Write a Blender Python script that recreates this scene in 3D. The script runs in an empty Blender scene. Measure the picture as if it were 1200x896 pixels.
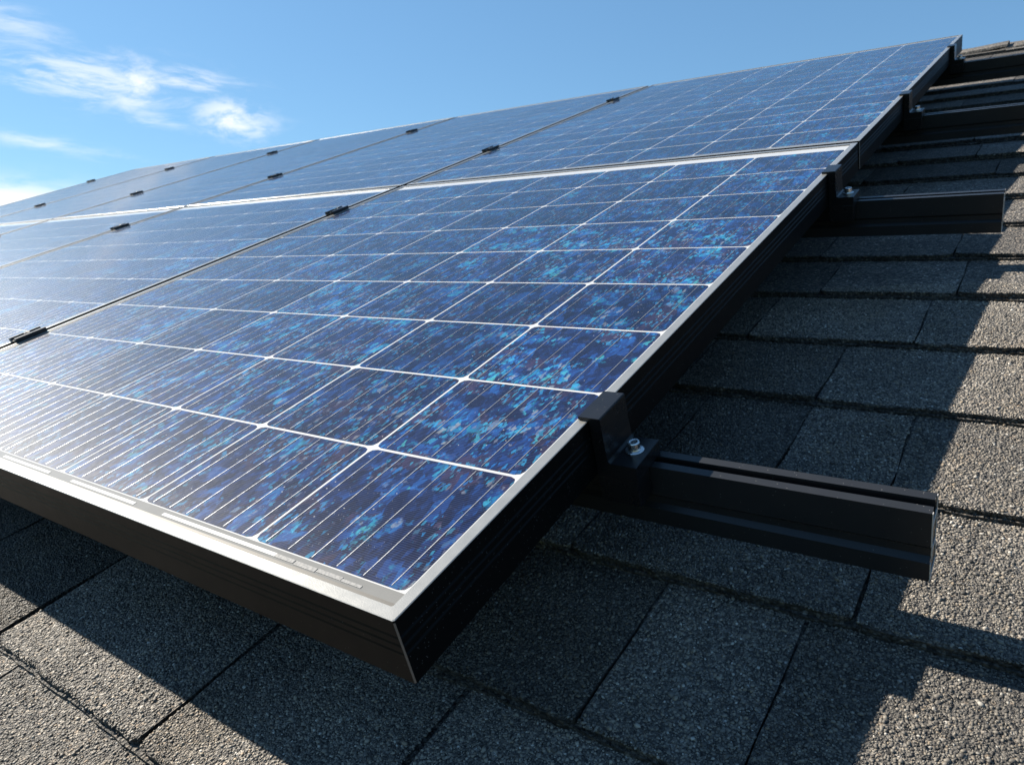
import bpy, bmesh, math, random
import numpy as np
from mathutils import Matrix, Vector

scene = bpy.context.scene
COL = scene.collection
rng = np.random.default_rng(7)
random.seed(7)

# ------------------------------------------------------------------ camera, sky, sun, exposure
PITCH = math.radians(20.19)                 # roof slope
ORIGIN = Vector((0.0, 0.0, 5.0))            # lower right corner of the array (roof frame: x right, y up-slope, z normal)
ROOF = Matrix.Translation(ORIGIN) @ Matrix.Rotation(PITCH, 4, 'X')

CAM_R = [[0.80971351, 0.55077124, -0.20252179],
         [0.08784164, -0.45498472, -0.88615616],
         [-0.58021365, 0.69974277, -0.41678793]]
CAM_C = (0.35583631, -0.25835806, 0.34327337)
cam_data = bpy.data.cameras.new("camera")
cam = bpy.data.objects.new("camera", cam_data)
COL.objects.link(cam)
m = Matrix.Identity(4)
for i in range(3):
    m[i][0], m[i][1], m[i][2] = CAM_R[0][i], -CAM_R[1][i], -CAM_R[2][i]
    m[i][3] = CAM_C[i]
cam.matrix_world = ROOF @ m
cam_data.sensor_width = 36.0
cam_data.lens = 850.29 / 1200 * 36
cam_data.clip_start = 0.02
cam_data.clip_end = 20000
cam_data.dof.use_dof = True
cam_data.dof.focus_distance = 0.72
cam_data.dof.aperture_fstop = 18.0
scene.camera = cam

SUN_LOCAL = Vector((-1.41, 0.235, 1.0))
SUN = (ROOF.to_3x3() @ SUN_LOCAL).normalized()
SUN_EL = math.asin(SUN.z)
SUN_AZ = math.atan2(SUN.x, SUN.y)           # clockwise from +Y
sun_data = bpy.data.lights.new("sun", 'SUN')
sun_data.energy = 5.0
sun_data.angle = math.radians(0.53)
sun_data.color = (1.0, 0.92, 0.79)
sun = bpy.data.objects.new("sun", sun_data)
COL.objects.link(sun)
sun.rotation_euler = SUN.to_track_quat('Z', 'Y').to_euler()
sun.location = (0, 0, 40)

scene.view_settings.view_transform = 'Standard'
scene.view_settings.look = 'None'
scene.view_settings.gamma = 1.0
scene.view_settings.use_curve_mapping = False
scene.view_settings.exposure = 1.55


class N:
    """small node-tree helper"""
    def __init__(self, tree):
        self.t = tree
        self.n = tree.nodes
        self.l = tree.links

    def put(self, sock, v):
        if isinstance(v, bpy.types.NodeSocket):
            self.l.new(v, sock)
        elif v is not None:
            if hasattr(sock.default_value, '__len__') and not hasattr(v, '__len__'):
                v = [v] * len(sock.default_value)
            if hasattr(v, '__len__') and len(v) == 3 and len(sock.default_value) == 4:
                v = (*v, 1.0)
            sock.default_value = v

    def node(self, typ, ins=None, **props):
        x = self.n.new(typ)
        for k, v in props.items():
            setattr(x, k, v)
        for k, v in (ins or {}).items():
            self.put(x.inputs[k], v)
        return x

    def math(self, op, a, b=None, c=None, clamp=False):
        x = self.n.new('ShaderNodeMath')
        x.operation = op
        x.use_clamp = clamp
        for i, v in enumerate((a, b, c)):
            if v is not None:
                self.put(x.inputs[i], v)
        return x.outputs[0]

    def vmath(self, op, a, b=None, out=0):
        x = self.n.new('ShaderNodeVectorMath')
        x.operation = op
        self.put(x.inputs[0], a)
        if b is not None:
            self.put(x.inputs[1], b)
        return x.outputs[out]

    def noise(self, vec, scale, detail=2.0, rough=0.5, dist=0.0, out='Fac'):
        x = self.node('ShaderNodeTexNoise', {'Scale': scale, 'Detail': detail, 'Roughness': rough, 'Distortion': dist})
        if vec is not None:
            self.l.new(vec, x.inputs['Vector'])
        return x.outputs[out]

    def voronoi(self, vec, scale, feature='F1', rnd=1.0, metric='EUCLIDEAN'):
        x = self.node('ShaderNodeTexVoronoi', {'Scale': scale, 'Randomness': rnd}, feature=feature, distance=metric)
        if vec is not None:
            self.l.new(vec, x.inputs['Vector'])
        return x

    def ramp(self, fac, stops, interp='LINEAR'):
        x = self.n.new('ShaderNodeValToRGB')
        x.color_ramp.interpolation = interp
        e = x.color_ramp.elements
        while len(e) < len(stops):
            e.new(0.5)
        for el, (pos, colr) in zip(e, stops):
            el.position = pos
            el.color = (*colr, 1.0) if hasattr(colr, '__len__') else (colr, colr, colr, 1.0)
        self.l.new(fac, x.inputs[0])
        return x.outputs[0]

    def mix(self, fac, a, b, mode='MIX'):
        x = self.n.new('ShaderNodeMix')
        x.data_type = 'RGBA'
        x.blend_type = mode
        self.put(x.inputs[0], fac)
        self.put(x.inputs[6], a)
        self.put(x.inputs[7], b)
        return x.outputs[2]

    def smooth(self, v, lo, hi):
        x = self.n.new('ShaderNodeMapRange')
        x.interpolation_type = 'SMOOTHSTEP'
        self.put(x.inputs[0], v)
        x.inputs[1].default_value, x.inputs[2].default_value = lo, hi
        x.inputs[3].default_value, x.inputs[4].default_value = 0.0, 1.0
        return x.outputs[0]


# ---- world: physical sky with a few thin clouds at fixed compass directions
world = bpy.data.worlds.new("World")
scene.world = world
world.use_nodes = True
wn = N(world.node_tree)
wn.n.clear()
sky = wn.node('ShaderNodeTexSky', sky_type='NISHITA', sun_disc=False, sun_elevation=SUN_EL,
              sun_rotation=SUN_AZ % (2 * math.pi), altitude=200.0, air_density=1.0, dust_density=0.25, ozone_density=2.2)
SKY_STRENGTH = 0.10
SKY_TINT = (1.81, 2.90, 3.80)
coord = wn.node('ShaderNodeTexCoord').outputs['Generated']
d = wn.vmath('NORMALIZE', coord)
base = Vector((-0.87, 0.45, 0.20)).normalized()      # heart of the cloud bank, low in the west-north-west
side = base.cross(Vector((0, 0, 1))).normalized()
updir = side.cross(base).normalized()
cu = wn.vmath('DOT_PRODUCT', d, side, out=1)
cv = wn.vmath('DOT_PRODUCT', d, updir, out=1)
cf = wn.vmath('DOT_PRODUCT', d, base, out=1)
cu = wn.math('DIVIDE', cu, wn.math('MAXIMUM', cf, 0.05))
cv = wn.math('DIVIDE', cv, wn.math('MAXIMUM', cf, 0.05))
front = wn.math('GREATER_THAN', cf, 0.05)


def cloud_uv(dv):
    dv = Vector(dv)
    return dv.dot(side) / dv.dot(base), dv.dot(updir) / dv.dot(base)


cvec = wn.node('ShaderNodeCombineXYZ', {0: cu, 1: wn.math('MULTIPLY', cv, 2.2), 2: 0.0}).outputs[0]
warp = wn.noise(cvec, 6.0, 3.0, 0.55, out='Color')
cvec2 = wn.vmath('ADD', cvec, wn.vmath('SCALE', wn.vmath('SUBTRACT', warp, (0.5, 0.5, 0.5)), None))
cvec2.node.inputs[1].links[0].from_node.inputs['Scale'].default_value = 0.10
fine = wn.noise(cvec2, 17.0, 8.0, 0.62)
wisp_vec = wn.node('ShaderNodeMapping', {'Vector': cvec2, 'Rotation': (0, 0, -0.25), 'Scale': (1.0, 2.4, 1.0)}).outputs[0]
wisp = wn.noise(wisp_vec, 12.0, 9.0, 0.66)


def blob(dv, su, sv, tilt, tex, lo, hi, amp):
    u0, v0 = cloud_uv(dv)
    a = wn.math('SUBTRACT', cu, u0)
    b = wn.math('SUBTRACT', cv, v0)
    ct, st = math.cos(tilt), math.sin(tilt)
    a2 = wn.math('ADD', wn.math('MULTIPLY', a, ct / su), wn.math('MULTIPLY', b, st / su))
    b2 = wn.math('ADD', wn.math('MULTIPLY', a, -st / sv), wn.math('MULTIPLY', b, ct / sv))
    r2 = wn.math('ADD', wn.math('MULTIPLY', a2, a2), wn.math('MULTIPLY', b2, b2))
    fall = wn.math('POWER', 2.718, wn.math('MULTIPLY', r2, -1.0))
    mval = wn.math('MULTIPLY', fall, wn.smooth(wn.math('ADD', tex, wn.math('MULTIPLY', fall, 0.22)), lo, hi))
    return wn.math('MULTIPLY', mval, amp)


blobs = [
    blob((-0.8850, 0.4130, 0.2150), 0.105, 0.030, -0.10, wisp, 0.53, 0.80, 0.62),
    blob((-0.8640, 0.4560, 0.2120), 0.040, 0.030, 0.25, fine, 0.50, 0.80, 0.85),
    blob((-0.8360, 0.5030, 0.2230), 0.055, 0.014, 0.08, wisp, 0.51, 0.78, 0.62),
    blob((-0.8668, 0.4650, 0.1798), 0.050, 0.012, -0.15, wisp, 0.50, 0.85, 0.50),
    blob((-0.8157, 0.5489, 0.1840), 0.042, 0.024, -0.05, fine, 0.50, 0.78, 0.88),
    blob((-0.9160, 0.3750, 0.1420), 0.070, 0.009, -0.14, wisp, 0.46, 0.80, 0.45),
    blob((-0.9029, 0.3451, 0.2563), 0.070, 0.025, -0.30, wisp, 0.50, 0.85, 0.40),
    blob((-0.9380, 0.3350, 0.0760), 0.085, 0.022, 0.00, fine, 0.36, 0.64, 1.0),
]
cm = blobs[0]
for b_ in blobs[1:]:
    cm = wn.math('MAXIMUM', cm, b_)
cm = wn.math('MULTIPLY', cm, front, clamp=True)
soft_sky = wn.node('ShaderNodeGamma', {'Color': wn.mix(1.0, sky.outputs[0], (0.1, 0.1, 0.1), 'MULTIPLY'), 'Gamma': 0.6}).outputs[0]
bg_sky = wn.node('ShaderNodeBackground', {'Color': wn.mix(1.0, soft_sky, SKY_TINT, 'MULTIPLY'), 'Strength': SKY_STRENGTH})
bg_cloud = wn.node('ShaderNodeBackground', {'Color': (0.97, 0.98, 1.0), 'Strength': 0.42})
wmix = wn.node('ShaderNodeMixShader', {0: cm})
wn.l.new(bg_sky.outputs[0], wmix.inputs[1])
wn.l.new(bg_cloud.outputs[0], wmix.inputs[2])
wo = wn.node('ShaderNodeOutputWorld')
wn.l.new(wmix.outputs[0], wo.inputs[0])

scene.cycles.use_denoising = True
scene.cycles.max_bounces = 8
scene.cycles.caustics_reflective = False
scene.cycles.sample_clamp_indirect = 4.0


# ------------------------------------------------------------------ materials
def material(name):
    mt = bpy.data.materials.new(name)
    mt.use_nodes = True
    k = N(mt.node_tree)
    bsdf = k.n['Principled BSDF']
    return mt, k, bsdf


def bump(k, bsdf, height, strength, dist):
    b = k.node('ShaderNodeBump', {'Height': height, 'Strength': strength, 'Distance': dist})
    k.l.new(b.outputs[0], bsdf.inputs['Normal'])
    return b


def obj_coord(k):
    return k.node('ShaderNodeTexCoord').outputs['Object']


def mat_dark_metal(name, base_col, rough, speck=0.6, grain=0.0, spec=0.35):
    mt, k, b = material(name)
    co = obj_coord(k)
    n1 = k.noise(co, 35.0, 6.0, 0.6)
    st = k.node('ShaderNodeMapping', {'Vector': co, 'Scale': (25.0, 900.0, 900.0)}).outputs[0]
    n2 = k.noise(st, 1.0, 3.0, 0.5)
    dots = k.voronoi(co, 420.0)
    sel = k.math('LESS_THAN', dots.outputs['Distance'], 0.14)
    pick = k.math('GREATER_THAN', k.node('ShaderNodeSeparateColor', {0: dots.outputs['Color']}).outputs[0], 0.93)
    speckm = k.math('MULTIPLY', k.math('MULTIPLY', sel, pick), speck)
    c = k.mix(n1, [v * 0.85 for v in base_col], [v * 1.18 for v in base_col])
    c = k.mix(speckm, c, (0.22, 0.21, 0.20))
    k.put(b.inputs['Base Color'], c)
    k.put(b.inputs['Roughness'], k.math('ADD', rough - 0.1, k.math('MULTIPLY', n1, 0.12)))
    k.put(b.inputs['Specular IOR Level'], spec)
    bump(k, b, n2, grain, 0.0004)
    return mt


M_FRAME = mat_dark_metal("black_anodised_frame", (0.0026, 0.0027, 0.0029), 0.50, spec=0.10)
M_RAIL = mat_dark_metal("black_anodised_rail", (0.015, 0.0155, 0.017), 0.38, 0.8)
M_CLAMP = mat_dark_metal("black_clamp_metal", (0.008, 0.008, 0.009), 0.32, 0.7)


def mat_metal(name, colr, rough, nscale=60.0, amp=0.2, metallic=1.0):
    mt, k, b = material(name)
    co = obj_coord(k)
    n1 = k.noise(co, nscale, 6.0, 0.6)
    k.put(b.inputs['Base Color'], k.mix(n1, [v * 0.82 for v in colr], [min(1, v * 1.1) for v in colr]))
    k.put(b.inputs['Metallic'], metallic)
    k.put(b.inputs['Roughness'], k.math('ADD', rough - amp / 2, k.math('MULTIPLY', n1, amp)))
    bump(k, b, k.noise(co, 900.0, 2.0), 0.12, 0.0004)
    return mt


M_LIP = mat_metal("silver_anodised_lip", (0.37, 0.362, 0.34), 0.25, 60.0, 0.05, metallic=0.6)
M_EDGE = mat_metal("worn_corner_highlight", (0.16, 0.15, 0.145), 0.5, metallic=0.5)  # worn frame corner, its light-catching edge highlight put into the lighter colour
M_CUT = mat_metal("sawn_aluminium", (0.50, 0.47, 0.44), 0.6, 300.0, 0.3, 0.4)
M_BOLT = mat_metal("stainless_steel", (0.66, 0.66, 0.66), 0.24, 200.0)

mt, k, b = material("black_sealant")
k.put(b.inputs['Base Color'], k.mix(k.noise(obj_coord(k), 90.0, 4.0), (0.010, 0.010, 0.010), (0.022, 0.021, 0.020)))
b.inputs['Roughness'].default_value = 0.6
M_SEAL = mt


def glaze(k, b, co, rough_base):
    """dusty float glass over whatever lies in the laminate: a clear coat with soft smears and dust"""
    smear = k.noise(co, 9.0, 5.0, 0.6)
    b.inputs['Coat Weight'].default_value = 1.0
    b.inputs['Coat IOR'].default_value = 1.23
    k.put(b.inputs['Coat Roughness'], k.math('ADD', 0.03, k.math('MULTIPLY', smear, 0.06)))
    k.put(b.inputs['Roughness'], rough_base)


def dust(k, co, colr, amount=1.0):
    d1 = k.voronoi(co, 210.0)
    s1 = k.math('LESS_THAN', d1.outputs['Distance'], k.math('MULTIPLY', k.noise(co, 700.0), 0.34))
    p1 = k.math('GREATER_THAN', k.node('ShaderNodeSeparateColor', {0: d1.outputs['Color']}).outputs[0], 0.965)
    d2 = k.voronoi(co, 620.0)
    s2 = k.math('LESS_THAN', d2.outputs['Distance'], 0.22)
    p2 = k.math('GREATER_THAN', k.node('ShaderNodeSeparateColor', {0: d2.outputs['Color']}).outputs[1], 0.95)
    clump = k.smooth(k.noise(co, 7.0, 4.0), 0.42, 0.68)
    f = k.math('MAXIMUM', k.math('MULTIPLY', s1, p1), k.math('MULTIPLY', k.math('MULTIPLY', s2, p2), clump))
    film = k.math('MULTIPLY', k.smooth(k.noise(co, 5.0, 6.0, 0.65), 0.35, 0.8), 0.005)
    ypos = k.node('ShaderNodeSeparateXYZ', {0: co}).outputs[1]
    edge = k.math('SUBTRACT', 1.0, k.smooth(k.math('ADD', ypos, k.math('MULTIPLY', k.noise(co, 22.0, 4.0), -0.05)), 0.005, 0.055))
    film = k.math('ADD', film, k.math('MULTIPLY', edge, 0.014))
    ring = k.voronoi(co, 26.0)
    rp = k.math('GREATER_THAN', k.node('ShaderNodeSeparateColor', {0: ring.outputs['Color']}).outputs[2], 0.72)
    rd = k.math('ABSOLUTE', k.math('SUBTRACT', ring.outputs['Distance'], k.math('ADD', 0.09, k.math('MULTIPLY', k.noise(co, 60.0, 3.0), 0.16))))
    film = k.math('ADD', film, k.math('MULTIPLY', k.math('MULTIPLY', rp, k.math('SUBTRACT', 1.0, k.smooth(rd, 0.004, 0.035))), 0.014))
    f = k.math('MAXIMUM', k.math('MULTIPLY', f, 0.40 * amount), film)
    return k.mix(f, colr, (0.50, 0.50, 0.48))


# polycrystalline silicon
mt, k, b = material("polycrystalline_cell")
co = obj_coord(k)
isl = k.node('ShaderNodeNewGeometry').outputs['Random Per Island']
oinf = k.node('ShaderNodeObjectInfo').outputs['Random']
off = k.node('ShaderNodeCombineXYZ', {0: k.math('MULTIPLY', oinf, 31.0), 1: k.math('MULTIPLY', isl, 57.0), 2: k.math('MULTIPLY', isl, 9.0)}).outputs[0]
p0 = k.vmath('ADD', co, off)
wq = k.noise(p0, 60.0, 3.0, 0.6, out='Color')
wv = k.vmath('SCALE', k.vmath('SUBTRACT', wq, (0.5, 0.5, 0.5)), None)
wv.node.inputs['Scale'].default_value = 0.004
pw = k.vmath('ADD', p0, wv)
px = k.node('ShaderNodeMapping', {'Vector': pw, 'Rotation': (0, 0, 0.45), 'Scale': (1.0, 0.48, 1.0)}).outputs[0]
big = k.voronoi(px, 72.0)
mid = k.voronoi(px, 175.0, metric='MANHATTAN')
px2 = k.node('ShaderNodeMapping', {'Vector': pw, 'Rotation': (0, 0, -0.5), 'Scale': (1.0, 0.42, 1.0)}).outputs[0]
flk = k.voronoi(px2, 185.0, metric='MANHATTAN')
px3 = k.node('ShaderNodeMapping', {'Vector': pw, 'Rotation': (0, 0, 0.2), 'Scale': (1.0, 0.4, 1.0)}).outputs[0]
bc = k.node('ShaderNodeSeparateColor', {0: big.outputs['Color']})
mc = k.node('ShaderNodeSeparateColor', {0: mid.outputs['Color']})
fc = k.node('ShaderNodeSeparateColor', {0: flk.outputs['Color']})
cloudy = k.noise(p0, 16.0, 5.0, 0.62)
cloudy2 = k.noise(k.vmath('ADD', p0, (7.3, 2.1, 0)), 20.0, 5.0, 0.62)
v = k.math('ADD', k.math('MULTIPLY', bc.outputs[0], 0.44), k.math('ADD', k.math('MULTIPLY', mc.outputs[0], 0.34), k.math('MULTIPLY', k.smooth(cloudy, 0.34, 0.68), 0.22)))
vary = k.math('MULTIPLY', k.math('SUBTRACT', isl, 0.5), 0.08)          # some cells hold many bright grains, others few
cl1 = k.math('ADD', cloudy, vary)
colr = k.ramp(v, [(0.0, (0.0025, 0.0028, 0.010)), (0.36, (0.0026, 0.0048, 0.022)), (0.54, (0.0036, 0.010, 0.044)),
                  (0.66, (0.005, 0.019, 0.082)), (0.80, (0.006, 0.034, 0.125)), (0.91, (0.008, 0.060, 0.165)), (0.98, (0.016, 0.10, 0.21))])
brown = k.math('MULTIPLY', k.math('GREATER_THAN', bc.outputs[1], 0.56), k.smooth(cloudy2, 0.48, 0.55))
colr = k.mix(k.math('MULTIPLY', brown, 0.9), colr, k.mix(mc.outputs[2], (0.008, 0.006, 0.016), (0.021, 0.015, 0.036)))
teal = k.math('MULTIPLY', k.math('GREATER_THAN', mc.outputs[1], 0.58), k.smooth(cl1, 0.57, 0.63))
colr = k.mix(k.math('MULTIPLY', teal, 0.65), colr, k.mix(fc.outputs[2], (0.004, 0.065, 0.17), (0.008, 0.12, 0.17)))
# sparse bright flakes with straight edges
flsel = k.math('MULTIPLY', k.math('GREATER_THAN', fc.outputs[0], 0.83), k.smooth(cl1, 0.535, 0.58))
fl_a = k.math('MULTIPLY', flsel, k.math('ADD', 0.15, k.math('MULTIPLY', k.noise(p0, 420.0, 2.0), 0.7)))
colr = k.mix(fl_a, colr, k.ramp(fc.outputs[1], [(0.0, (0.025, 0.22, 0.34)), (0.30, (0.02, 0.15, 0.26)), (0.48, (0.035, 0.22, 0.22)), (0.62, (0.012, 0.07, 0.26)), (0.74, (0.10, 0.14, 0.19)), (0.88, (0.17, 0.18, 0.18)), (1.0, (0.08, 0.075, 0.13))]))
fine_f = k.voronoi(px3, 380.0, metric='MANHATTAN')
ffc = k.node('ShaderNodeSeparateColor', {0: fine_f.outputs['Color']})
f3 = k.math('MULTIPLY', k.math('GREATER_THAN', ffc.outputs[0], 0.80), k.smooth(cloudy2, 0.45, 0.52))
colr = k.mix(k.math('MULTIPLY', f3, 0.45), colr, k.ramp(ffc.outputs[1], [(0.0, (0.01, 0.10, 0.32)), (0.5, (0.02, 0.21, 0.34)), (0.8, (0.04, 0.03, 0.06)), (1.0, (0.13, 0.15, 0.19))]))
# printed fingers, 2.1 mm apart
sep = k.node('ShaderNodeSeparateXYZ', {0: co})
fr = k.math('FRACT', k.math('DIVIDE', sep.outputs[1], 0.0024))
tri = k.math('ABSOLUTE', k.math('SUBTRACT', fr, 0.5))
fing = k.math('SUBTRACT', 1.0, k.smooth(tri, 0.06, 0.17))
fingn = k.math('MULTIPLY', fing, k.math('ADD', 0.12, k.math('MULTIPLY', k.noise(co, 300.0, 2.0), 0.26)))
colr = k.mix(fingn, colr, (0.06, 0.085, 0.15))
tone = k.math('ADD', 0.80, k.math('MULTIPLY', isl, 0.66))
colr = k.mix(1.0, colr, k.node('ShaderNodeCombineColor', {0: tone, 1: tone, 2: tone}).outputs[0], 'MULTIPLY')
colr = dust(k, co, colr)
k.put(b.inputs['Base Color'], colr)
glaze(k, b, co, 0.40)
b.inputs['Specular IOR Level'].default_value = 0.032
# grain facets tilt a little; sparkle under the sun
facet = k.vmath('SUBTRACT', fine_f.outputs['Color'], (0.5, 0.5, 0.5))
fs = k.vmath('SCALE', k.vmath('MULTIPLY', facet, (1, 1, 0)), None)
fs.node.inputs['Scale'].default_value = 0.035
gn = k.node('ShaderNodeNewGeometry').outputs['Normal']
k.put(b.inputs['Normal'], k.vmath('NORMALIZE', k.vmath('ADD', gn, fs)))
M_CELL = mt

mt, k, b = material("white_backsheet")
co = obj_coord(k)
k.put(b.inputs['Base Color'], dust(k, co, k.mix(k.noise(co, 25.0, 5.0), (0.35, 0.36, 0.37), (0.42, 0.42, 0.42)), 0.6))
glaze(k, b, co, 0.6)
b.inputs['Specular IOR Level'].default_value = 0.05
M_BACK = mt

mt, k, b = material("grey_border_print")
co = obj_coord(k)
k.put(b.inputs['Base Color'], k.mix(k.noise(co, 40.0, 5.0), (0.13, 0.13, 0.128), (0.165, 0.165, 0.16)))
glaze(k, b, co, 0.6)
b.inputs['Specular IOR Level'].default_value = 0.03
M_BORDER = mt

mt, k, b = material("tinned_busbar")
co = obj_coord(k)
nn = k.noise(k.node('ShaderNodeMapping', {'Vector': co, 'Scale': (400.0, 90.0, 1.0)}).outputs[0], 1.0, 4.0, 0.6)
k.put(b.inputs['Base Color'], k.mix(nn, (0.15, 0.16, 0.18), (0.40, 0.41, 0.43)))
b.inputs['Metallic'].default_value = 0.7
b.inputs['Specular IOR Level'].default_value = 0.2
k.put(b.inputs['Roughness'], k.math('ADD', 0.24, k.math('MULTIPLY', nn, 0.3)))
bump(k, b, nn, 0.5, 0.0008)
M_BUS = mt

mt, k, b = material("white_edge_tape")
co = obj_coord(k)
k.put(b.inputs['Base Color'], k.mix(k.noise(co, 70.0, 4.0), (0.40, 0.40, 0.39), (0.47, 0.47, 0.46)))
glaze(k, b, co, 0.6)
b.inputs['Specular IOR Level'].default_value = 0.05
M_TAPE = mt

mt, k, b = material("crinkled_foil")
co = obj_coord(k)
vr = k.voronoi(co, 330.0)
k.put(b.inputs['Base Color'], k.mix(vr.outputs['Distance'], (0.23, 0.23, 0.23), (0.18, 0.18, 0.18)))
b.inputs['Roughness'].default_value = 0.6
b.inputs['Specular IOR Level'].default_value = 0.1
bump(k, b, vr.outputs['Distance'], 0.25, 0.001)
M_FOIL = mt


# asphalt shingle: 'tone' comes from each tab
def mat_shingle(name, granule):
    mt, k, b = material(name)
    co = obj_coord(k)
    tone = k.node('ShaderNodeAttribute', attribute_name='tone').outputs['Fac']
    if granule:
        r = k.node('ShaderNodeNewGeometry').outputs['Random Per Island']
        c = k.ramp(r, [(0.0, (0.055, 0.052, 0.050)), (0.20, (0.110, 0.102, 0.094)), (0.45, (0.200, 0.183, 0.162)), (0.72, (0.285, 0.257, 0.220)),
                       (0.88, (0.340, 0.305, 0.255)), (0.94, (0.30, 0.235, 0.165)), (0.975, (0.46, 0.43, 0.38)), (1.0, (0.62, 0.59, 0.54))])
        c = k.mix(0.4, c, k.mix(k.noise(co, 500.0, 3.0), (0.5, 0.5, 0.5), (1.5, 1.5, 1.5)), 'MULTIPLY')
        rough = 0.62
    else:
        big_ = k.voronoi(co, 240.0)
        sml = k.voronoi(co, 520.0)
        q = k.node('ShaderNodeSeparateColor', {0: big_.outputs['Color']})
        c = k.ramp(q.outputs[0], [(0.0, (0.053, 0.051, 0.051)), (0.35, (0.135, 0.128, 0.120)), (0.65, (0.232, 0.214, 0.195)),
                                  (0.88, (0.338, 0.304, 0.264)), (0.95, (0.330, 0.255, 0.188)), (1.0, (0.630, 0.600, 0.555))])
        edge = k.smooth(big_.outputs['Distance'], 0.30, 0.62)
        c = k.mix(k.math('MULTIPLY', edge, 0.55), c, (0.045, 0.042, 0.041))
        h = k.math('ADD', k.math('MULTIPLY', k.math('SUBTRACT', 1.0, big_.outputs['Distance']), k.math('ADD', 0.5, q.outputs[1])),
                   k.math('MULTIPLY', sml.outputs['Distance'], -0.35))
        bump(k, b, h, 0.9, 0.004)
        rough = 0.75
    blotch = k.math('ADD', k.math('MULTIPLY', k.noise(co, 11.0, 6.0, 0.65), 0.6), k.math('MULTIPLY', k.smooth(k.noise(co, 4.0, 5.0, 0.62), 0.3, 0.7), 0.45))
    c = k.mix(k.math('MULTIPLY', k.smooth(k.noise(co, 5.0, 4.0), 0.45, 0.7), 0.35), c, k.mix(1.0, c, (1.12, 0.98, 0.80), 'MULTIPLY'))
    t2 = k.math('MULTIPLY', k.math('MULTIPLY', tone, 0.72), k.math('ADD', 0.52, k.math('MULTIPLY', blotch, 0.88)))
    c = k.mix(1.0, c, k.node('ShaderNodeCombineColor', {0: t2, 1: t2, 2: t2}).outputs[0], 'MULTIPLY')
    k.put(b.inputs['Base Color'], c)
    b.inputs['Roughness'].default_value = rough
    b.inputs['Specular IOR Level'].default_value = 0.35
    return mt


M_SHINGLE = mat_shingle("mineral_shingle", False)
M_GRAN = mat_shingle("mineral_granule", True)

mt, k, b = material("bitumen")
k.put(b.inputs['Base Color'], k.mix(k.noise(obj_coord(k), 120.0, 5.0), (0.010, 0.010, 0.010), (0.030, 0.028, 0.026)))
b.inputs['Roughness'].default_value = 0.8
M_BITUMEN = mt

mt, k, b = material("painted_clapboard")
k.put(b.inputs['Base Color'], k.mix(k.noise(obj_coord(k), 3.0, 6.0), (0.50, 0.47, 0.42), (0.60, 0.57, 0.52)))
b.inputs['Roughness'].default_value = 0.7
M_WALL = mt

mt, k, b = material("white_trim")
k.put(b.inputs['Base Color'], k.mix(k.noise(obj_coord(k), 5.0, 6.0), (0.66, 0.65, 0.62), (0.76, 0.75, 0.73)))
b.inputs['Roughness'].default_value = 0.55
M_TRIM = mt

mt, k, b = material("lawn")
co = obj_coord(k)
k.put(b.inputs['Base Color'], k.mix(k.noise(co, 0.25, 8.0, 0.7), (0.030, 0.055, 0.018), (0.075, 0.095, 0.035)))
b.inputs['Roughness'].default_value = 0.9
bump(k, b, k.noise(co, 30.0, 4.0), 0.6, 0.05)
M_LAWN = mt


# ------------------------------------------------------------------ object helpers
def tag(o, label=None, cat=None, group=None, kind=None):
    if label: o['label'] = label
    if cat: o['category'] = cat
    if group: o['group'] = group
    if kind: o['kind'] = kind
    return o


def thing(name, label, cat, loc, group=None, scale=(1, 1, 1)):
    """Empty at the thing's base, in roof coordinates"""
    o = bpy.data.objects.new(name, None)
    o.empty_display_size = 0.05
    COL.objects.link(o)
    o.location = ROOF @ Vector(loc)
    o.rotation_euler = (PITCH, 0, 0)
    o.scale = scale
    return tag(o, label, cat, group)


def mesh_obj(name, verts, faces, mat, parent=None, smooth=False):
    me = bpy.data.meshes.new(name)
    me.from_pydata([tuple(v) for v in verts], [], [tuple(f) for f in faces])
    me.materials.append(mat)
    if smooth:
        me.polygons.foreach_set('use_smooth', [True] * len(me.polygons))
    me.update()
    o = bpy.data.objects.new(name, me)
    COL.objects.link(o)
    o.parent = parent
    return o


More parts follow.
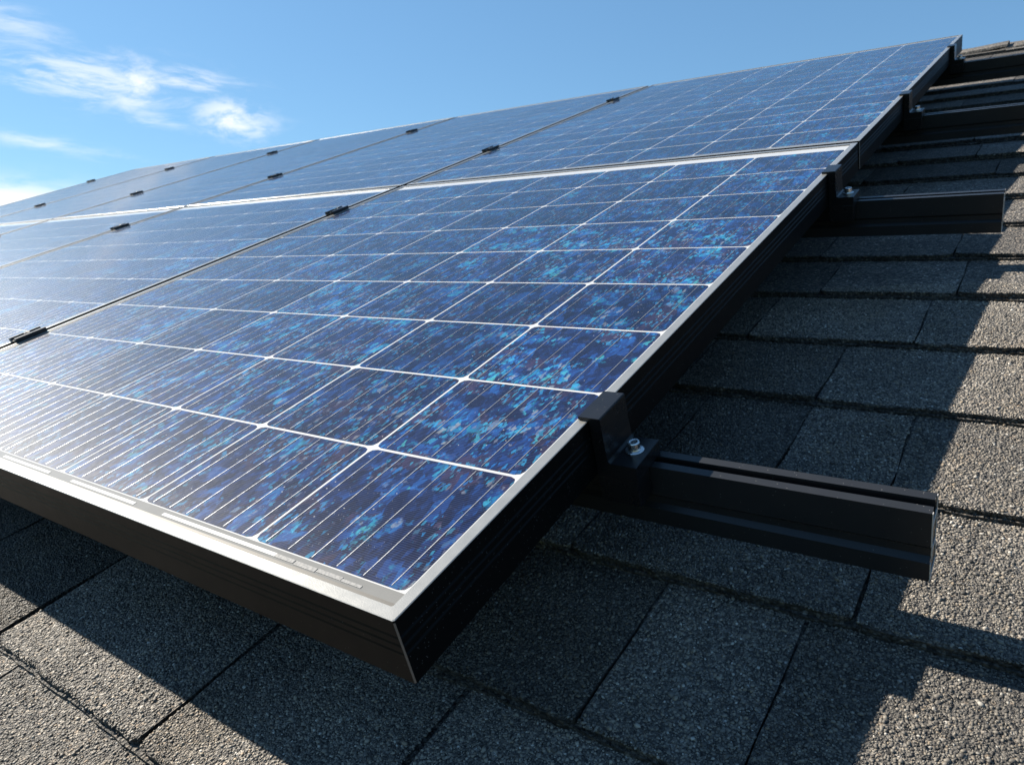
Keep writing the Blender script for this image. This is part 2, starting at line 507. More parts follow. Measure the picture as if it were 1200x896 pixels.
class MB:
    def __init__(self):
        self.v, self.f = [], []

    def add(self, vs, fs):
        n = len(self.v)
        self.v += [tuple(x) for x in vs]
        self.f += [tuple(i + n for i in f) for f in fs]

    def box(self, x0, x1, y0, y1, z0, z1, bev=0.0):
        if bev <= 0:
            self.add([(x0, y0, z0), (x1, y0, z0), (x1, y1, z0), (x0, y1, z0), (x0, y0, z1), (x1, y0, z1), (x1, y1, z1), (x0, y1, z1)],
                     [(0, 3, 2, 1), (4, 5, 6, 7), (0, 1, 5, 4), (1, 2, 6, 5), (2, 3, 7, 6), (3, 0, 4, 7)])
            return
        bm = bmesh.new()
        vs = [bm.verts.new(c) for c in [(x0, y0, z0), (x1, y0, z0), (x1, y1, z0), (x0, y1, z0), (x0, y0, z1), (x1, y0, z1), (x1, y1, z1), (x0, y1, z1)]]
        for f in [(0, 3, 2, 1), (4, 5, 6, 7), (0, 1, 5, 4), (1, 2, 6, 5), (2, 3, 7, 6), (3, 0, 4, 7)]:
            bm.faces.new([vs[i] for i in f])
        bmesh.ops.bevel(bm, geom=bm.edges[:], offset=bev, segments=2, affect='EDGES', profile=0.5)
        bm.verts.index_update()
        self.add([v.co[:] for v in bm.verts], [[v.index for v in f.verts] for f in bm.faces])
        bm.free()

    def extrude_x(self, prof, x0, x1, cap0=True, cap1=True):
        """profile of (y, z), counter-clockwise seen from +x"""
        n = len(prof)
        vs = [(x0, y, z) for y, z in prof] + [(x1, y, z) for y, z in prof]
        fs = [(i, (i + 1) % n, n + (i + 1) % n, n + i) for i in range(n)]
        self.add(vs, fs)
        if cap0: self.add([(x0, y, z) for y, z in prof], [tuple(range(n - 1, -1, -1))])
        if cap1: self.add([(x1, y, z) for y, z in prof], [tuple(range(n))])

    def extrude_y(self, prof, y0, y1):
        """profile of (x, z)"""
        n = len(prof)
        vs = [(x, y0, z) for x, z in prof] + [(x, y1, z) for x, z in prof]
        fs = [(i, (i + 1) % n, n + (i + 1) % n, n + i) for i in range(n)]
        fs += [tuple(range(n - 1, -1, -1)), tuple(range(n, 2 * n))]
        self.add(vs, fs)

    def lathe(self, prof, cx, cy, seg=24):
        """profile of (r, z) from the bottom outside to the top middle"""
        vs, fs = [], []
        for i in range(seg):
            a = 2 * math.pi * i / seg
            for r, z in prof:
                vs.append((cx + r * math.cos(a), cy + r * math.sin(a), z))
        m_ = len(prof)
        for i in range(seg):
            j = (i + 1) % seg
            for q in range(m_ - 1):
                fs.append((i * m_ + q, j * m_ + q, j * m_ + q + 1, i * m_ + q + 1))
        self.add(vs, fs)

    def build(self, name, mat, parent=None, smooth=False):
        o = mesh_obj(name, self.v, self.f, mat, parent, smooth)
        bm = bmesh.new()
        bm.from_mesh(o.data)
        bmesh.ops.recalc_face_normals(bm, faces=bm.faces[:])
        bm.to_mesh(o.data)
        bm.free()
        return o


def copy_thing(root, loc, label):
    r = root.copy()
    COL.objects.link(r)
    r.location = ROOF @ Vector(loc)
    r['label'] = label
    for ch in root.children:
        c = ch.copy()
        COL.objects.link(c)
        c.parent = r
        for g in ch.children:
            d_ = g.copy()
            COL.objects.link(d_)
            d_.parent = c
    return r


# ------------------------------------------------------------------ the ground and the house
ZR = -0.200            # roof surface in roof coordinates
RIDGE_Y = 4.55
EAVE_Y = -1.73
LEFT_X, RIGHT_X = -6.52, 3.4

gs = 6000
g = mesh_obj('ground', [(-gs, -gs, 0), (gs, -gs, 0), (gs, gs, 0), (-gs, gs, 0)], [(0, 1, 2, 3)], M_LAWN)
tag(g, kind='structure')

house = thing('house', 'house under the solar array with a dark grey asphalt shingle roof', 'house', (0, EAVE_Y, ZR))
HB = Vector((0, EAVE_Y, ZR))       # house parts are built in roof coordinates and shifted by this


def house_part(name, verts, faces, mat, parent=None, smooth=False):
    return mesh_obj(name, [Vector(v_) - HB for v_ in verts], faces, mat, parent or house, smooth)


INV = ROOF.inverted()


def W(x, y, z):        # world -> roof coordinates
    return INV @ Vector((x, y, z))


# courses: butt lines at Y0 + n*EXPO
EXPO = 0.2015
Y0 = 0.0765
N0 = int(math.floor((EAVE_Y - Y0) / EXPO))
N1 = int(math.floor((RIDGE_Y - Y0) / EXPO))
TH = 0.0065
courses = {}
fixed = {-1: [-0.672, -0.321, -0.056], 0: [0.203, 0.062, -0.17, 0.43], 1: [0.243, -0.06, 0.55], 2: [-0.04, 0.110, 0.237, 0.50], 3: [-0.10, 0.112, 0.385], 4: [-0.05, 0.205, 0.42], 5: [0.02, 0.24]}
known_tone = {(-1, -0.321): 0.92, (-1, -0.672): 1.0, (0, -0.17): 0.58, (0, 0.062): 0.98, (0, 0.203): 0.70, (0, 0.43): 0.85, (1, -0.06): 0.80, (1, 0.243): 0.78,
              (2, -0.04): 0.60, (2, 0.110): 1.0, (2, 0.237): 0.72, (3, -0.10): 0.70, (3, 0.112): 0.95, (3, 0.385): 1.05}
for n in range(N0, N1 + 1):
    xs = sorted(fixed.get(n, []))
    if not xs:
        xs = [random.uniform(0, 0.3)]
    lo = xs[0]
    while lo > LEFT_X:
        lo -= random.choice((0.19, 0.24, 0.3, 0.35)) if n != -1 else random.uniform(0.26, 0.35)
        xs.insert(0, max(lo, LEFT_X))
    hi = xs[-1]
    while hi < RIGHT_X:
        hi += random.choice((0.17, 0.22, 0.28, 0.34))
        xs.append(min(hi, RIGHT_X))
    tabs = []
    for a_, b_ in zip(xs[:-1], xs[1:]):
        if b_ - a_ < 0.01: continue
        tone = random.choice((0.50, 0.68, 0.86, 1.0, 1.0, 1.18))
        tone = known_tone.get((n, round(a_, 3)), tone)
        lift = random.choice((0.0, 0.0, 0.002, 0.0035))
        tabs.append([a_, b_, tone, lift])
    courses[n] = tabs


def tab_z(n, y, lift):
    yb = Y0 + n * EXPO
    s_ = min(max((y - yb) / EXPO, -0.02), 1.25)
    return ZR + (TH + 0.0045 + lift) * (1 - s_) + 0.0002


def gap_half(n, x):
    return 0.0032 if n < 0 and x < 0.0 else 0.0013


sv, sf, st = [], [], []
uv_, uf, ut = [], [], []
for n, tabs in courses.items():
    yb = Y0 + n * EXPO
    detail_y = -0.6 < yb < 2.6
    # continuous backing strip (second laminate), butt a few millimetres lower down the slope
    step = 0.014 if detail_y else 0.12
    x = LEFT_X
    first = len(uv_)
    cols = 0
    wob = 0.0
    while True:
        near = detail_y and -1.3 < x < 0.9
        wob = 0.6 * wob + random.gauss(0, 0.0011)
        yy = yb - 0.0035 + (wob if near else 0)
        zt = ZR + TH * 1.0
        uv_ += [(x, yy, ZR - 0.002), (x, yy, zt - 0.0018), (x, yy + 0.03, zt - 0.0022), (x, yy + EXPO * 1.15, ZR - 0.0012)]
        ut += [0.5] * 4
        cols += 1
        if x >= RIGHT_X: break
        x = min(RIGHT_X, x + (step if near or (detail_y and -1.4 < x + 0.12 < 0.9 and x < -1.25) else 0.12))
    for c_ in range(cols - 1):
        for r_ in range(3):
            a_ = first + c_ * 4 + r_
            uf.append((a_, a_ + 4, a_ + 5, a_ + 1))
    # tabs
    for (a_, b_, tone, lift) in tabs:
        near = detail_y and b_ > -1.3 and a_ < 0.9
        gh = gap_half(n, a_)
        a2, b2 = a_ + gh, b_ - gap_half(n, b_)
        nx = max(2, int((b2 - a2) / (0.008 if near else 0.15)) + 1)
        sk = random.gauss(0, 0.0025)
        first = len(sv)
        wob = 0.0
        ys_t = (0.0, 0.004, 0.05, 0.10, 0.15, EXPO * 1.12)
        rows = 1 + len(ys_t)
        ph1, ph2 = random.uniform(0, 6), random.uniform(0, 6)
        for i in range(nx):
            t = i / (nx - 1)
            xx = a2 + (b2 - a2) * t
            wob = 0.55 * wob + random.gauss(0, 0.0010) if near else 0.0
            corner = 0.006 * max(0, 1 - min(t, 1 - t) * (b2 - a2) / 0.01) if near else 0
            ybt = yb + sk * (t - 0.5) * 2 + wob + corner
            ztop = tab_z(n, yb, lift) + random.gauss(0, 0.0002)
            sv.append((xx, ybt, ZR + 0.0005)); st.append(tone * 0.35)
            for q, dy in enumerate(ys_t):
                ex = 0.0
                if near and (i == 0 or i == nx - 1):
                    ex = 0.0012 * math.sin(dy * 90 + ph1) + 0.001 * math.sin(dy * 210 + ph2)
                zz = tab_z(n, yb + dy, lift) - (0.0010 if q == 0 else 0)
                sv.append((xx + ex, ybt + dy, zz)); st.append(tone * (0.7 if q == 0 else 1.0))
        for i in range(nx - 1):
            for r_ in range(rows - 1):
                a3 = first + i * rows + r_
                sf.append((a3, a3 + rows, a3 + rows + 1, a3 + 1))
        # side skirts at the slots
        for i in (0, nx - 1):
            base_i = len(sv)
            for r_ in range(1, rows):
                vx = sv[first + i * rows + r_]
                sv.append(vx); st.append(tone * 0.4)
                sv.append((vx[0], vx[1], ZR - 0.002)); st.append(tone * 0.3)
            for r_ in range(rows - 2):
                q0 = base_i + 2 * r_
                sf.append((q0, q0 + 2, q0 + 3, q0 + 1) if i == 0 else (q0, q0 + 1, q0 + 3, q0 + 2))


def add_tone(o, tones):
    at = o.data.attributes.new('tone', 'FLOAT', 'POINT')
    at.data.foreach_set('value', np.asarray(tones, dtype=np.float32))


back = house_part('backing_shingles', uv_, uf, M_SHINGLE); add_tone(back, ut)
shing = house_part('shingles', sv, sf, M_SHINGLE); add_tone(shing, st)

# mineral granules, real grains where the camera is close
ico_bm = bmesh.new()
bmesh.ops.create_icosphere(ico_bm, subdivisions=1, radius=1.0)
ico_bm.verts.index_update()
IV = np.array([v_.co[:] for v_ in ico_bm.verts], dtype=np.float32)
IF = np.array([[v_.index for v_ in f_.verts] for f_ in ico_bm.faces], dtype=np.int32)
ico_bm.free()
CR = np.array(CAM_R); CC = np.array(CAM_C)


def tab_lookup(X, Y):
    Z = np.full(X.shape, np.nan); T = np.ones(X.shape)
    nn_ = np.floor((Y - Y0 + 0.0008) / EXPO).astype(int)
    for n, tabs in courses.items():
        mk = nn_ == n
        if not mk.any(): continue
        xa, ya = X[mk], Y[mk]
        starts = np.array([t_[0] for t_ in tabs]); ends = np.array([t_[1] for t_ in tabs])
        lifts = np.array([t_[3] for t_ in tabs]); tones = np.array([t_[2] for t_ in tabs])
        ii = np.clip(np.searchsorted(starts, xa) - 1, 0, len(tabs) - 1)
        s_ = (ya - (Y0 + n * EXPO)) / EXPO
        z = ZR + (TH + 0.0045 + lifts[ii]) * (1 - s_)
        gw = 0.0040 if n < 0 else 0.0022
        bad = (xa < starts[ii] + gw) | (xa > ends[ii] - gw)
        z[bad] = np.nan
        Z[mk] = z; T[mk] = tones[ii]
    return Z, T


def scatter(spacing, rmed, rmax, seed, dmax, dmin=0.0):
    rg = np.random.default_rng(seed)
    xs = np.arange(-1.35, 0.75, spacing); ys = np.arange(-0.42, 1.9, spacing)
    X, Y = np.meshgrid(xs, ys)
    X = (X + rg.uniform(-.5, .5, X.shape) * spacing).ravel()
    Y = (Y + rg.uniform(-.5, .5, Y.shape) * spacing).ravel()
    P_ = np.c_[X, Y, np.full(X.shape, ZR + 0.004)] - CC
    q = P_ @ CR.T
    px_ = 600 + 850 * q[:, 0] / np.maximum(q[:, 2], 1e-3); py_ = 448 + 850 * q[:, 1] / np.maximum(q[:, 2], 1e-3)
    dist = np.linalg.norm(P_, axis=1)
    ok = (q[:, 2] > 0.05) & (px_ > -160) & (px_ < 1360) & (py_ > -60) & (py_ < 1010) & (dist < dmax) & (dist >= dmin)
    ok &= ~((X < -0.16) & (Y > 0.14))                # deep under the panels
    X, Y = X[ok], Y[ok]
    Z, T = tab_lookup(X, Y)
    ok = ~np.isnan(Z)
    X, Y, Z, T = X[ok], Y[ok], Z[ok], T[ok]
    n_ = len(X)
    r = np.clip(rmed * np.exp(rg.normal(0, 0.30, n_)), rmed * 0.45, rmax)
    A = rg.normal(size=(n_, 4)); A /= np.linalg.norm(A, axis=1)[:, None]
    w_, x_, y_, z_ = A.T
    Rm = np.stack([np.stack([1 - 2 * (y_ * y_ + z_ * z_), 2 * (x_ * y_ - z_ * w_), 2 * (x_ * z_ + y_ * w_)], -1),
                   np.stack([2 * (x_ * y_ + z_ * w_), 1 - 2 * (x_ * x_ + z_ * z_), 2 * (y_ * z_ - x_ * w_)], -1),
                   np.stack([2 * (x_ * z_ - y_ * w_), 2 * (y_ * z_ + x_ * w_), 1 - 2 * (x_ * x_ + y_ * y_)], -1)], 1)
    S_ = np.stack([r * rg.uniform(0.8, 1.35, n_), r * rg.uniform(0.75, 1.1, n_), r * rg.uniform(0.5, 0.9, n_)], -1)
    V = IV[None] * (1 + rg.uniform(-0.16, 0.16, (n_, len(IV), 1)))
    V = np.einsum('nij,nkj->nki', Rm, V * S_[:, None, :])
    V[:, :, 2] *= 0.62
    V += np.stack([X, Y, Z + r * rg.uniform(-0.05, 0.38, n_)], -1)[:, None, :]
    F = IF[None] + (np.arange(n_) * len(IV))[:, None, None]
    return V.reshape(-1, 3), F.reshape(-1, 3), np.repeat(T, len(IV))


parts_ = [scatter(0.0028, 0.00132, 0.0030, 3, 1.50), scatter(0.0024, 0.00080, 0.0014, 4, 0.85)]
GV = np.concatenate([p_[0] for p_ in parts_]) - np.array(HB[:])
GF = np.concatenate([parts_[0][1], parts_[1][1] + len(parts_[0][0])])
GT = np.concatenate([p_[2] for p_ in parts_])
me = bpy.data.meshes.new('granules')
me.vertices.add(len(GV)); me.vertices.foreach_set('co', GV.astype(np.float32).ravel())
me.loops.add(GF.size); me.loops.foreach_set('vertex_index', GF.astype(np.int32).ravel())
me.polygons.add(len(GF)); me.polygons.foreach_set('loop_start', np.arange(0, GF.size, 3, dtype=np.int32))
me.polygons.foreach_set('use_smooth', np.ones(len(GF), dtype=bool))
me.update(calc_edges=True)
me.materials.append(M_GRAN)
gran = bpy.data.objects.new('granules', me)
COL.objects.link(gran); gran.parent = house
add_tone(gran, GT)
tag(gran, kind='stuff')
print('granules', len(GV) // 12)

# deck below, far slope, ridge caps, walls
deck = MB()
deck.box(LEFT_X + 0.01, RIGHT_X - 0.01, EAVE_Y + 0.02, RIDGE_Y - 0.02, ZR - 0.06, ZR - 0.006)
deck.v = [Vector(v_) - HB for v_ in deck.v]
deck.build('roof_deck', M_BITUMEN, house)

ridge_w = ROOF @ Vector((0, RIDGE_Y, ZR))
far_run = 5.9
yz = []
for i in range(31):
    t = i / 30
    yz.append((ridge_w.y + t * far_run * math.cos(PITCH), ridge_w.z - t * far_run * math.sin(PITCH)))
fv, ff, ft = [], [], []
for i in range(30):
    (ya, za), (yb_, zb_) = yz[i], yz[i + 1]
    for j in range(34):
        x0_ = LEFT_X + (RIGHT_X - LEFT_X) * j / 34 + (0.1 if i % 2 and 0 < j else 0)
        x1_ = LEFT_X + (RIGHT_X - LEFT_X) * (j + 1) / 34 + (0.1 if i % 2 and j < 33 else 0)
        q0 = len(fv)
        tn = random.choice((0.7, 0.85, 1.0, 1.1))
        fv += [W(x0_, ya, za), W(x1_, ya, za), W(x1_, yb_, zb_ + 0.008), W(x0_, yb_, zb_ + 0.008), W(x1_, yb_, zb_ - 0.002), W(x0_, yb_, zb_ - 0.002)]
        ft += [tn] * 6
        ff += [(q0 + 3, q0 + 2, q0 + 1, q0), (q0 + 5, q0 + 4, q0 + 2, q0 + 3)]
far = house_part('far_slope', fv, ff, M_SHINGLE); add_tone(far, ft)

cv_, cf_, ct_ = [], [], []
xc = LEFT_X
k_i = 0
tanp = math.tan(PITCH)
while xc < RIGHT_X - 0.05:
    ln = 0.30
    xe = min(RIGHT_X, xc + ln + 0.03)
    tn = random.choice((0.85, 1.0, 1.15))
    dz0, dz1 = 0.030 + random.gauss(0, 0.002), 0.012       # each cap rides over the next one
    wd_ = 0.15
    q0 = len(cv_)
    for (xx, dz) in ((xc, dz1), (xe, dz0)):
        for th_ in (0.0, -0.012):
            for yy in (-wd_, -0.02, 0.02, wd_):
                cv_.append(W(xx, ridge_w.y + yy, ridge_w.z - abs(yy) * tanp + dz + th_))
                ct_.append(tn)
    def I(e_, l_, c_): return q0 + e_ * 8 + l_ * 4 + c_
    for c_ in range(3):
        cf_.append((I(0, 0, c_), I(1, 0, c_), I(1, 0, c_ + 1), I(0, 0, c_ + 1)))
        cf_.append((I(0, 1, c_ + 1), I(1, 1, c_ + 1), I(1, 1, c_), I(0, 1, c_)))
        cf_.append((I(1, 0, c_), I(1, 1, c_), I(1, 1, c_ + 1), I(1, 0, c_ + 1)))
        cf_.append((I(0, 0, c_ + 1), I(0, 1, c_ + 1), I(0, 1, c_), I(0, 0, c_)))
    cf_.append((I(0, 0, 0), I(0, 1, 0), I(1, 1, 0), I(1, 0, 0)))
    cf_.append((I(0, 0, 3), I(1, 0, 3), I(1, 1, 3), I(0, 1, 3)))
    xc += ln
caps = house_part('ridge_cap', cv_, cf_, M_SHINGLE); add_tone(caps, ct_)

eave_w = ROOF @ Vector((0, EAVE_Y, ZR))
far_eave = yz[-1]
w0, w1 = eave_w.y + 0.45, far_eave[0] - 0.45
wl, wr = LEFT_X + 0.3, RIGHT_X - 0.3
ztop0 = eave_w.z + 0.45 * tanp - 0.10
wv = [(wl, w0, 0), (wr, w0, 0), (wr, w1, 0), (wl, w1, 0), (wl, w0, ztop0), (wr, w0, ztop0), (wr, w1, far_eave[1] + 0.45 * tanp - 0.1), (wl, w1, far_eave[1] + 0.45 * tanp - 0.1),
      (wl, ridge_w.y, ridge_w.z - 0.1), (wr, ridge_w.y, ridge_w.z - 0.1)]
house_part('wall', [W(*v_) for v_ in wv], [(0, 1, 5, 4), (1, 2, 6, 9, 5), (2, 3, 7, 6), (3, 0, 4, 8, 7)], M_WALL)
fb = MB()
fb.box(LEFT_X, RIGHT_X, EAVE_Y - 0.025, EAVE_Y, ZR - 0.16, ZR - 0.003)
fb.box(LEFT_X - 0.025, LEFT_X, EAVE_Y, RIDGE_Y - 0.03, ZR - 0.16, ZR - 0.003)
fb.box(RIGHT_X, RIGHT_X + 0.025, EAVE_Y, RIDGE_Y - 0.03, ZR - 0.16, ZR - 0.003)
fb.v = [Vector(v_) - HB for v_ in fb.v]
fb.build('fascia', M_TRIM, house)

# ------------------------------------------------------------------ solar panels
CU, GAPC = 0.18166, 0.0032           # cell pitch across, white gap
PW = 7 * CU - GAPC + 2 * 0.0025 + 0.024 + 0.004
FH = 0.062                            # frame height
LIPW = 0.0115
XR = 0.0085                           # outer right edge of the array


def frame_ring(prof, L, mat, name, parent, cham=0.0012):
    """sweep an (inset, z) profile round the panel: x from -PW to 0, y from 0 to L"""
    vs, fs = [], []
    n_ = len(prof)
    for o_, z in prof:
        x0_, x1_, y0_, y1_ = -PW + o_, -o_, o_, L - o_
        c_ = cham
        vs += [(x1_ - c_, y0_, z), (x1_, y0_ + c_, z), (x1_, y1_ - c_, z), (x1_ - c_, y1_, z), (x0_ + c_, y1_, z), (x0_, y1_ - c_, z), (x0_, y0_ + c_, z), (x0_ + c_, y0_, z)]
    for q in range(n_ - 1):
        for i in range(8):
            j = (i + 1) % 8
            fs.append((q * 8 + i, q * 8 + j, (q + 1) * 8 + j, (q + 1) * 8 + i))
    mb = MB(); mb.add(vs, fs)
    return mb.build(name, mat, parent)


def groove(zc, w=0.0013, dpt=0.0011):
    return [(0.0, zc + w), (dpt, zc + w * 0.85), (dpt, zc + w * 0.5), (0.0, zc - w)]


def make_panel(label, loc, rows, pitch, L, sx, detailed=False):
    root = thing('solar_panel', label, 'solar panel', loc, 'solar panels in the rooftop array', (sx, 1, 1))
    side_prof = [(0.0, -0.0007)] + groove(-0.0165) + groove(-0.0245) + groove(-0.0325) + [(0.0, -FH + 0.0006), (0.0006, -FH), (0.030, -FH), (0.030, -FH + 0.002), (0.003, -FH + 0.002), (0.003, -0.012)]
    fr_ = frame_ring(side_prof, L, M_FRAME, 'frame', root)
    lip_prof = [(0.003, -0.0055), (LIPW, -0.0055), (LIPW, -0.0006), (LIPW - 0.0005, 0.0), (0.0010, 0.0), (0.0002, -0.0004), (0.0002, -0.0008), (0.003, -0.0020), (0.003, -0.0055)]
    frame_ring(lip_prof, L, M_LIP, 'frame_lip', fr_)
    zg = -0.0017
    # dark sealant line between lip and glass
    s = MB()
    a0, a1 = -PW + LIPW + 0.0001, -LIPW - 0.0001
    b0, b1 = LIPW + 0.0001, L - LIPW - 0.0001
    s.box(a0, a1, b0, b0 + 0.0035, zg - 0.003, zg + 0.0004)
    s.box(a0, a1, b1 - 0.003, b1, zg - 0.003, zg + 0.0004)
    s.box(a0, a0 + 0.0060, b0 + 0.0036, b1 - 0.0031, zg - 0.003, zg + 0.0004)
    s.build('sealant', M_SEAL, fr_)
    # laminate
    q = MB()
    q.box(-PW + 0.004, -0.004, 0.004, L - 0.004, zg - 0.005, zg - 0.0002)
    q.build('backsheet', M_BACK, root)
    bd = MB()
    bd.box(a0, a1, b0 + 0.0037, 0.0262, zg - 0.0003, zg - 0.00008)
    bd.build('border_strip', M_BORDER, root)
    mt_ = MB()
    e_ = 0.0001
    mt_.add([(-0.00105, -e_, -0.0022), (e_, 0.00105, -0.0022), (-0.0012, 0.0012, -0.0022), (-0.00105, -e_, -FH + 0.0012), (e_, 0.00105, -FH + 0.0012), (-0.0012, 0.0012, -FH + 0.0012)],
            [(0, 1, 2), (3, 5, 4), (0, 3, 4, 1), (1, 4, 5, 2), (2, 5, 3, 0)])
    mt_.build('mitre_edge', M_EDGE, fr_)
    # cells
    cx1 = -LIPW - 0.0025
    cy0 = 0.0275
    cw = CU - GAPC
    ch = pitch - (0.0048 if rows == 12 else 0.0036)
    cvs, cfs = [], []
    bvs = MB()
    for i in range(7):
        for j in range(rows):
            x1_ = cx1 - i * CU; x0_ = x1_ - cw
            y0_ = cy0 + j * pitch; y1_ = y0_ + ch
            c_ = 0.0076; e_ = 0.0022
            ring = [(x0_ + c_, y0_), (x1_ - c_, y0_), (x1_ - e_, y0_ + e_), (x1_, y0_ + c_), (x1_, y1_ - c_), (x1_ - e_, y1_ - e_), (x1_ - c_, y1_), (x0_ + c_, y1_), (x0_ + e_, y1_ - e_), (x0_, y1_ - c_), (x0_, y0_ + c_), (x0_ + e_, y0_ + e_)]
            n_ = len(cvs)
            cvs += [(x, y, zg) for x, y in ring]
            cfs.append(tuple(range(n_, n_ + 12)))
        for t in range(6):
            xb = cx1 - i * CU - cw * (t + 0.5) / 6
            w_ = 0.00038
            for j in range(rows):
                y0_ = cy0 + j * pitch + 0.002; y1_ = y0_ + ch - 0.004
                bvs.box(xb - w_, xb + w_, y0_, y1_, zg + 0.00005, zg + 0.0003)
    mesh_obj('solar_cells', cvs, cfs, M_CELL, root)
    bvs.build('busbars', M_BUS, root)
    if detailed:
        for (x0_, x1_) in ((-0.585, -0.72), (-0.385, -0.528), (-0.150, -0.33)):
            z_ = MB(); z_.box((x1_ - XR) / sx, (x0_ - XR) / sx, 0.0178, 0.0218, zg - 0.0001, zg + 0.0003)
            z_.build('edge_tape', M_TAPE, root)
        z_ = MB()
        xx = -0.150
        rr = random.Random(5)
        while xx < -0.058:
            w_ = rr.uniform(0.016, 0.030)
            hh = rr.uniform(0.0022, 0.0046)
            oy = rr.uniform(0, 0.001)
            z_.box((xx - XR) / sx, (xx + w_ - XR) / sx, 0.0168 + oy, 0.0168 + oy + hh, zg - 0.0001, zg + 0.0003)
            xx += w_ + rr.uniform(0.0003, 0.002)
        z_.build('foil_strip', M_FOIL, root)
    return root


SEAMS = [0.0, 1.3625, 2.657, 3.952, 5.250, 6.545]          # distance of each seam from the right edge
GAP = 0.022
R1Y, L1 = -0.0247, 1.4985
R2Y, L2 = 1.4905, 1.921
lab1 = ['large blue solar panel nearest the camera, at the lower right corner of the array',
        'lower row solar panel second from the right, across the nearest dark seam',
        'lower row solar panel third from the right, washed pale by sky glare',
        'lower row solar panel fourth from the right, a thin sliver at the left picture edge',
        'lower row solar panel at the far left end of the array']
lab2 = ['upper row solar panel at the right, its top corner the highest point of the array',
        'upper row solar panel second from the right, below the open blue sky',
        'upper row solar panel third from the right, pale and strongly foreshortened',
        'upper row solar panel fourth from the right, a narrow pale band under the clouds',
        'upper row solar panel at the far left end below the small white clouds']
for kx in range(5):
    xr = XR - SEAMS[kx] - (GAP / 2 if kx else 0)
    wid = SEAMS[kx + 1] - SEAMS[kx] - (GAP / 2 if kx == 0 else GAP)
    make_panel(lab1[kx], (xr, R1Y, 0), 9, 0.158, L1, wid / PW, kx == 0)
    make_panel(lab2[kx], (xr, R2Y, 0), 12, 0.155, L2, wid / PW)

# ------------------------------------------------------------------ mounting rails
RAILS = [0.304, 1.252, 2.080, 3.065]
REND = [0.300, 0.288, 0.62, 0.62]
ZT = -FH - 0.0008                      # rail top
RH, RW = 0.069, 0.030
w2 = RW / 2
prof = [(-w2, 0.0), (-w2, -0.034), (-w2 + 0.0035, -0.038), (-w2 + 0.0035, -0.046), (-w2 - 0.002, -0.050), (-w2 - 0.002, -RH), (w2 + 0.002, -RH), (w2 + 0.002, -0.050),
        (w2 - 0.0035, -0.046), (w2 - 0.0035, -0.038), (w2, -0.034), (w2, 0.0), (0.0050, 0.0), (0.0050, -0.0025), (0.0085, -0.0035), (0.0085, -0.011), (-0.0085, -0.011), (-0.0085, -0.0035), (-0.0050, -0.0025), (-0.0050, 0.0)]
rail_labels = ['black mounting rail nearest the camera, its sawn end jutting over the shingles',
               'second black mounting rail up the roof, its short end sticking out past the lower panel',
               'third black mounting rail, running off the right picture edge beside the upper panel',
               'topmost black mounting rail, close under the roof ridge']


def end_face(parent, xe):
    """thin sawn walls of the hollow section"""
    mb = MB()
    t_ = 0.0034
    cells = [(-w2 - 0.002, w2 + 0.002, -RH, -RH + t_), (-w2 - 0.002, -w2 + 0.001, -RH + t_, -0.050), (w2 - 0.001, w2 + 0.002, -RH + t_, -0.050),
             (-w2, -w2 + t_, -0.034, 0.0), (w2 - t_, w2, -0.034, 0.0), (-w2 + t_, w2 - t_, -0.0165, -0.0125), (-w2 + 0.0035, -w2 + 0.0065, -0.050, -0.034), (w2 - 0.0065, w2 - 0.0035, -0.050, -0.034),
             (-w2 + 0.0065, w2 - 0.0065, -0.0435, -0.040)]
    for y0_, y1_, z0_, z1_ in cells:
        mb.box(xe + 0.0002, xe + 0.0009, y0_ + 0.0002, y1_ - 0.0002, z0_ + 0.0002, z1_ - 0.0002)
    return mb.build('sawn_end', M_CUT, parent)


for ry, re, lb in zip(RAILS, REND, rail_labels):
    root = thing('mounting_rail', lb, 'mounting rail', (re, ry, ZT - RH), 'mounting rails under the array')
    mb = MB()
    mb.extrude_x([(y, z + RH) for y, z in prof], -re - 6.52, 0.0)
    body = mb.build('rail_body', M_RAIL, root)
    e = end_face(root, 0.0)
    e.location = (0, 0, RH)
    if re < 0.5:
        pass
    for fx in (-0.32, -1.6, -2.9, -4.2, -5.5):
        mb = MB()
        mb.box(fx - re - 0.025, fx - re + 0.025, -0.06, 0.045, ZR - (ZT - RH) - 0.004, ZR - (ZT - RH) + 0.014, 0.002)
        mb.box(fx - re - 0.02, fx - re + 0.02, -0.034, -0.0165, ZR - (ZT - RH) + 0.0145, 0.055, 0.0015)
        mb.build('roof_foot', M_CLAMP, root)

# ------------------------------------------------------------------ end clamps with bolts
CL = 0.055


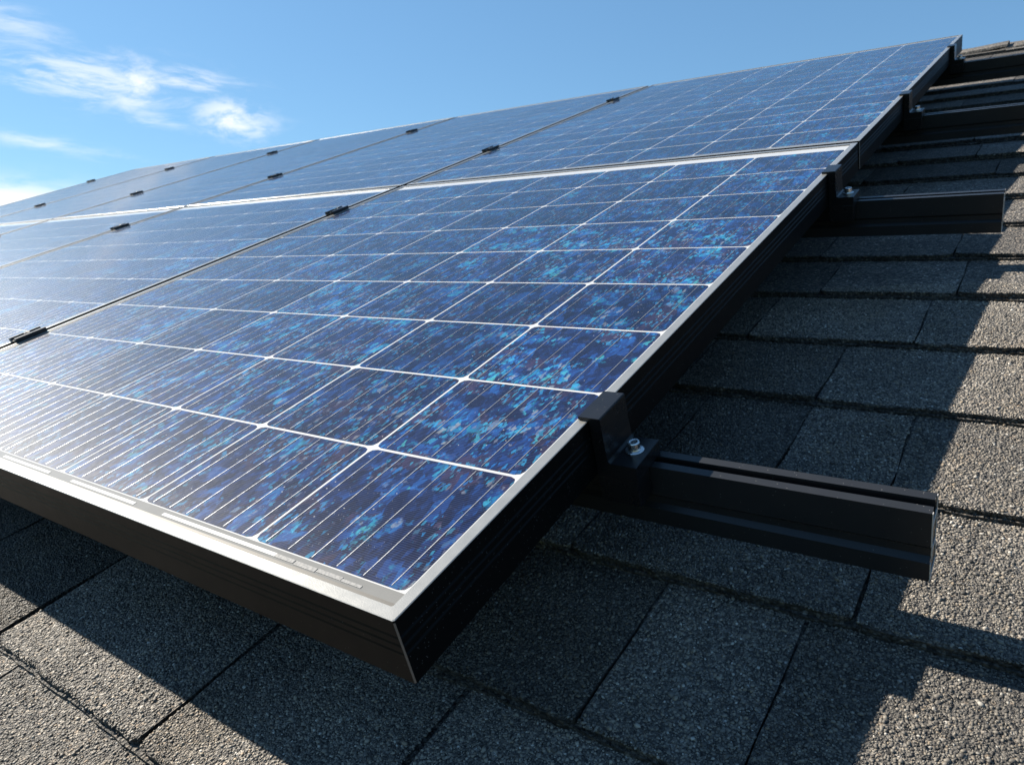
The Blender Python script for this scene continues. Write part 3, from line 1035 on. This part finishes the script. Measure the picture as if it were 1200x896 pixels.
def make_bolt(parent, cx, cy, z0, mat=None):
    mat = mat or M_BOLT
    mb = MB()
    mb.lathe([(0.0098, z0), (0.0098, z0 + 0.0012), (0.0092, z0 + 0.0018), (0.0066, z0 + 0.0024), (0.0064, z0 + 0.0030)], cx, cy, 28)
    mb.add([(cx + 0.0066 * math.cos(2 * math.pi * i / 28), cy + 0.0066 * math.sin(2 * math.pi * i / 28), z0 + 0.0022) for i in range(28)], [tuple(range(28))])
    bo = MB()
    bo.lathe([(0.0063, z0 + 0.0025), (0.0063, z0 + 0.0098), (0.0058, z0 + 0.0106), (0.0044, z0 + 0.0106)], cx, cy, 28)
    # hexagon socket
    hv = []
    for i in range(28):
        a = 2 * math.pi * i / 28
        hv.append((cx + 0.0044 * math.cos(a), cy + 0.0044 * math.sin(a), z0 + 0.0106))
    for i in range(28):
        a = 2 * math.pi * i / 28
        rh = 0.0034 * math.cos(math.pi / 6) / max(0.2, math.cos((a % (math.pi / 3)) - math.pi / 6))
        hv.append((cx + rh * math.cos(a), cy + rh * math.sin(a), z0 + 0.0100))
    for i in range(28):
        x_, y_, _ = hv[28 + i]
        hv.append((x_, y_, z0 + 0.0050))
    fs = []
    for q in range(2):
        for i in range(28):
            j = (i + 1) % 28
            fs.append((q * 28 + i, q * 28 + j, (q + 1) * 28 + j, (q + 1) * 28 + i))
    fs.append(tuple(range(56, 84)))
    bo.add(hv, fs)
    head = bo.build('bolt_head', mat, parent)
    mb.build('washer', mat, head)
    return head


def make_end_clamp(label, loc, mirror=False):
    root = thing('end_clamp', label, 'clamp', loc, 'end clamps at the array edge')
    t = 0.0042
    # local: x 0 at the outer frame face, z 0 at panel plane
    zf = ZT + 0.0165                       # top of the foot plate
    p_ = [(-0.0100, 0.0006), (0.0085, 0.0006), (0.0085, 0.0006), (0.0085, zf + 0.0), (0.0015, zf - t)]
    hook = [(-0.0105, 0.0006), (-0.0105, 0.0034), (-0.0099, 0.0040), (0.0128, 0.0040), (0.0138, 0.0030), (0.0142, -0.030), (0.0150, zf + 0.0025), (0.0172, zf),
            (0.0446, zf), (0.0450, zf - 0.0004), (0.0450, ZT + 0.0006), (0.0010, ZT + 0.0006), (0.0010, 0.0006)]
    mb = MB()
    mb.extrude_y(hook, -CL / 2, CL / 2)
    o = mb.build('clamp_body', M_CLAMP, root)
    bm = bmesh.new(); bm.from_mesh(o.data)
    bmesh.ops.remove_doubles(bm, verts=bm.verts[:], dist=1e-6)
    bmesh.ops.bevel(bm, geom=[e_ for e_ in bm.edges if e_.is_manifold and e_.calc_face_angle(0) > 0.5], offset=0.00035, segments=2, affect='EDGES')
    bm.to_mesh(o.data); bm.free()
    sk = MB()
    sk.box(0.0012, 0.0444, -CL / 2 + 0.0004, 0.017 - w2 - 0.0024, ZT - 0.030, ZT + 0.0003, 0.0005)
    sk.build('clamp_skirt', M_CLAMP, root)
    make_bolt(root, 0.0300, 0.002, zf)
    return root


ec = ['black end clamp nearest the camera, with a steel bolt on its foot',
      'second black end clamp up the array edge, near the top of the lower panel',
      'third black end clamp, low on the right edge of the upper panel',
      'topmost black end clamp, just below the highest corner of the array']
CLY = [0.287, 1.235, 2.063, 3.048]
clamp0 = make_end_clamp(ec[0], (XR, CLY[0], 0))
for lb, cy in zip(ec[1:], CLY[1:]):
    copy_thing(clamp0, (XR, cy, 0), lb)

# mid clamps in the seams
def make_mid_clamp(label, loc):
    root = thing('mid_clamp', label, 'clamp', loc, 'mid clamps in the panel seams')
    h = 0.0185
    p_ = [(-h, 0.0006), (h, 0.0006), (h, 0.0044), (0.0115, 0.0046), (0.0100, 0.0012), (-0.0100, 0.0012), (-0.0115, 0.0046), (-h, 0.0044)]
    wv_ = [(-h, 0.0006), (h, 0.0006), (h, 0.0080), (h - 0.002, 0.0090), (0.0105, 0.0090), (0.0095, 0.0080), (0.0075, 0.0040), (-0.0075, 0.0040), (-0.0095, 0.0080), (-0.0105, 0.0090), (-h + 0.002, 0.0090), (-h, 0.0080)]
    mb = MB(); mb.extrude_y(wv_, -0.031, 0.031)
    mb.box(-0.0050, 0.0050, -0.029, 0.029, ZT + 0.0006, 0.0003)
    mb.build('clamp_body', M_CLAMP, root)
    make_bolt(root, 0.0, 0.0, -0.0008, M_RAIL)
    return root


ordn = ['nearest', 'second', 'third', 'fourth', 'array']
rown = ['lowest rail', 'second rail', 'third rail', 'topmost rail']
mid0 = None
MID_Y = [0.292, 1.190, 1.985, 2.990]
for si in range(1, 6):
    for ri in range(4):
        where = ordn[si - 1] + (' panel seam' if si < 5 else ' left end')
        lb = 'small black mid clamp in the %s, above the %s' % (where, rown[ri])
        loc = (XR - SEAMS[si], MID_Y[ri], 0)
        if mid0 is None:
            mid0 = make_mid_clamp(lb, loc)
        else:
            copy_thing(mid0, loc, lb)
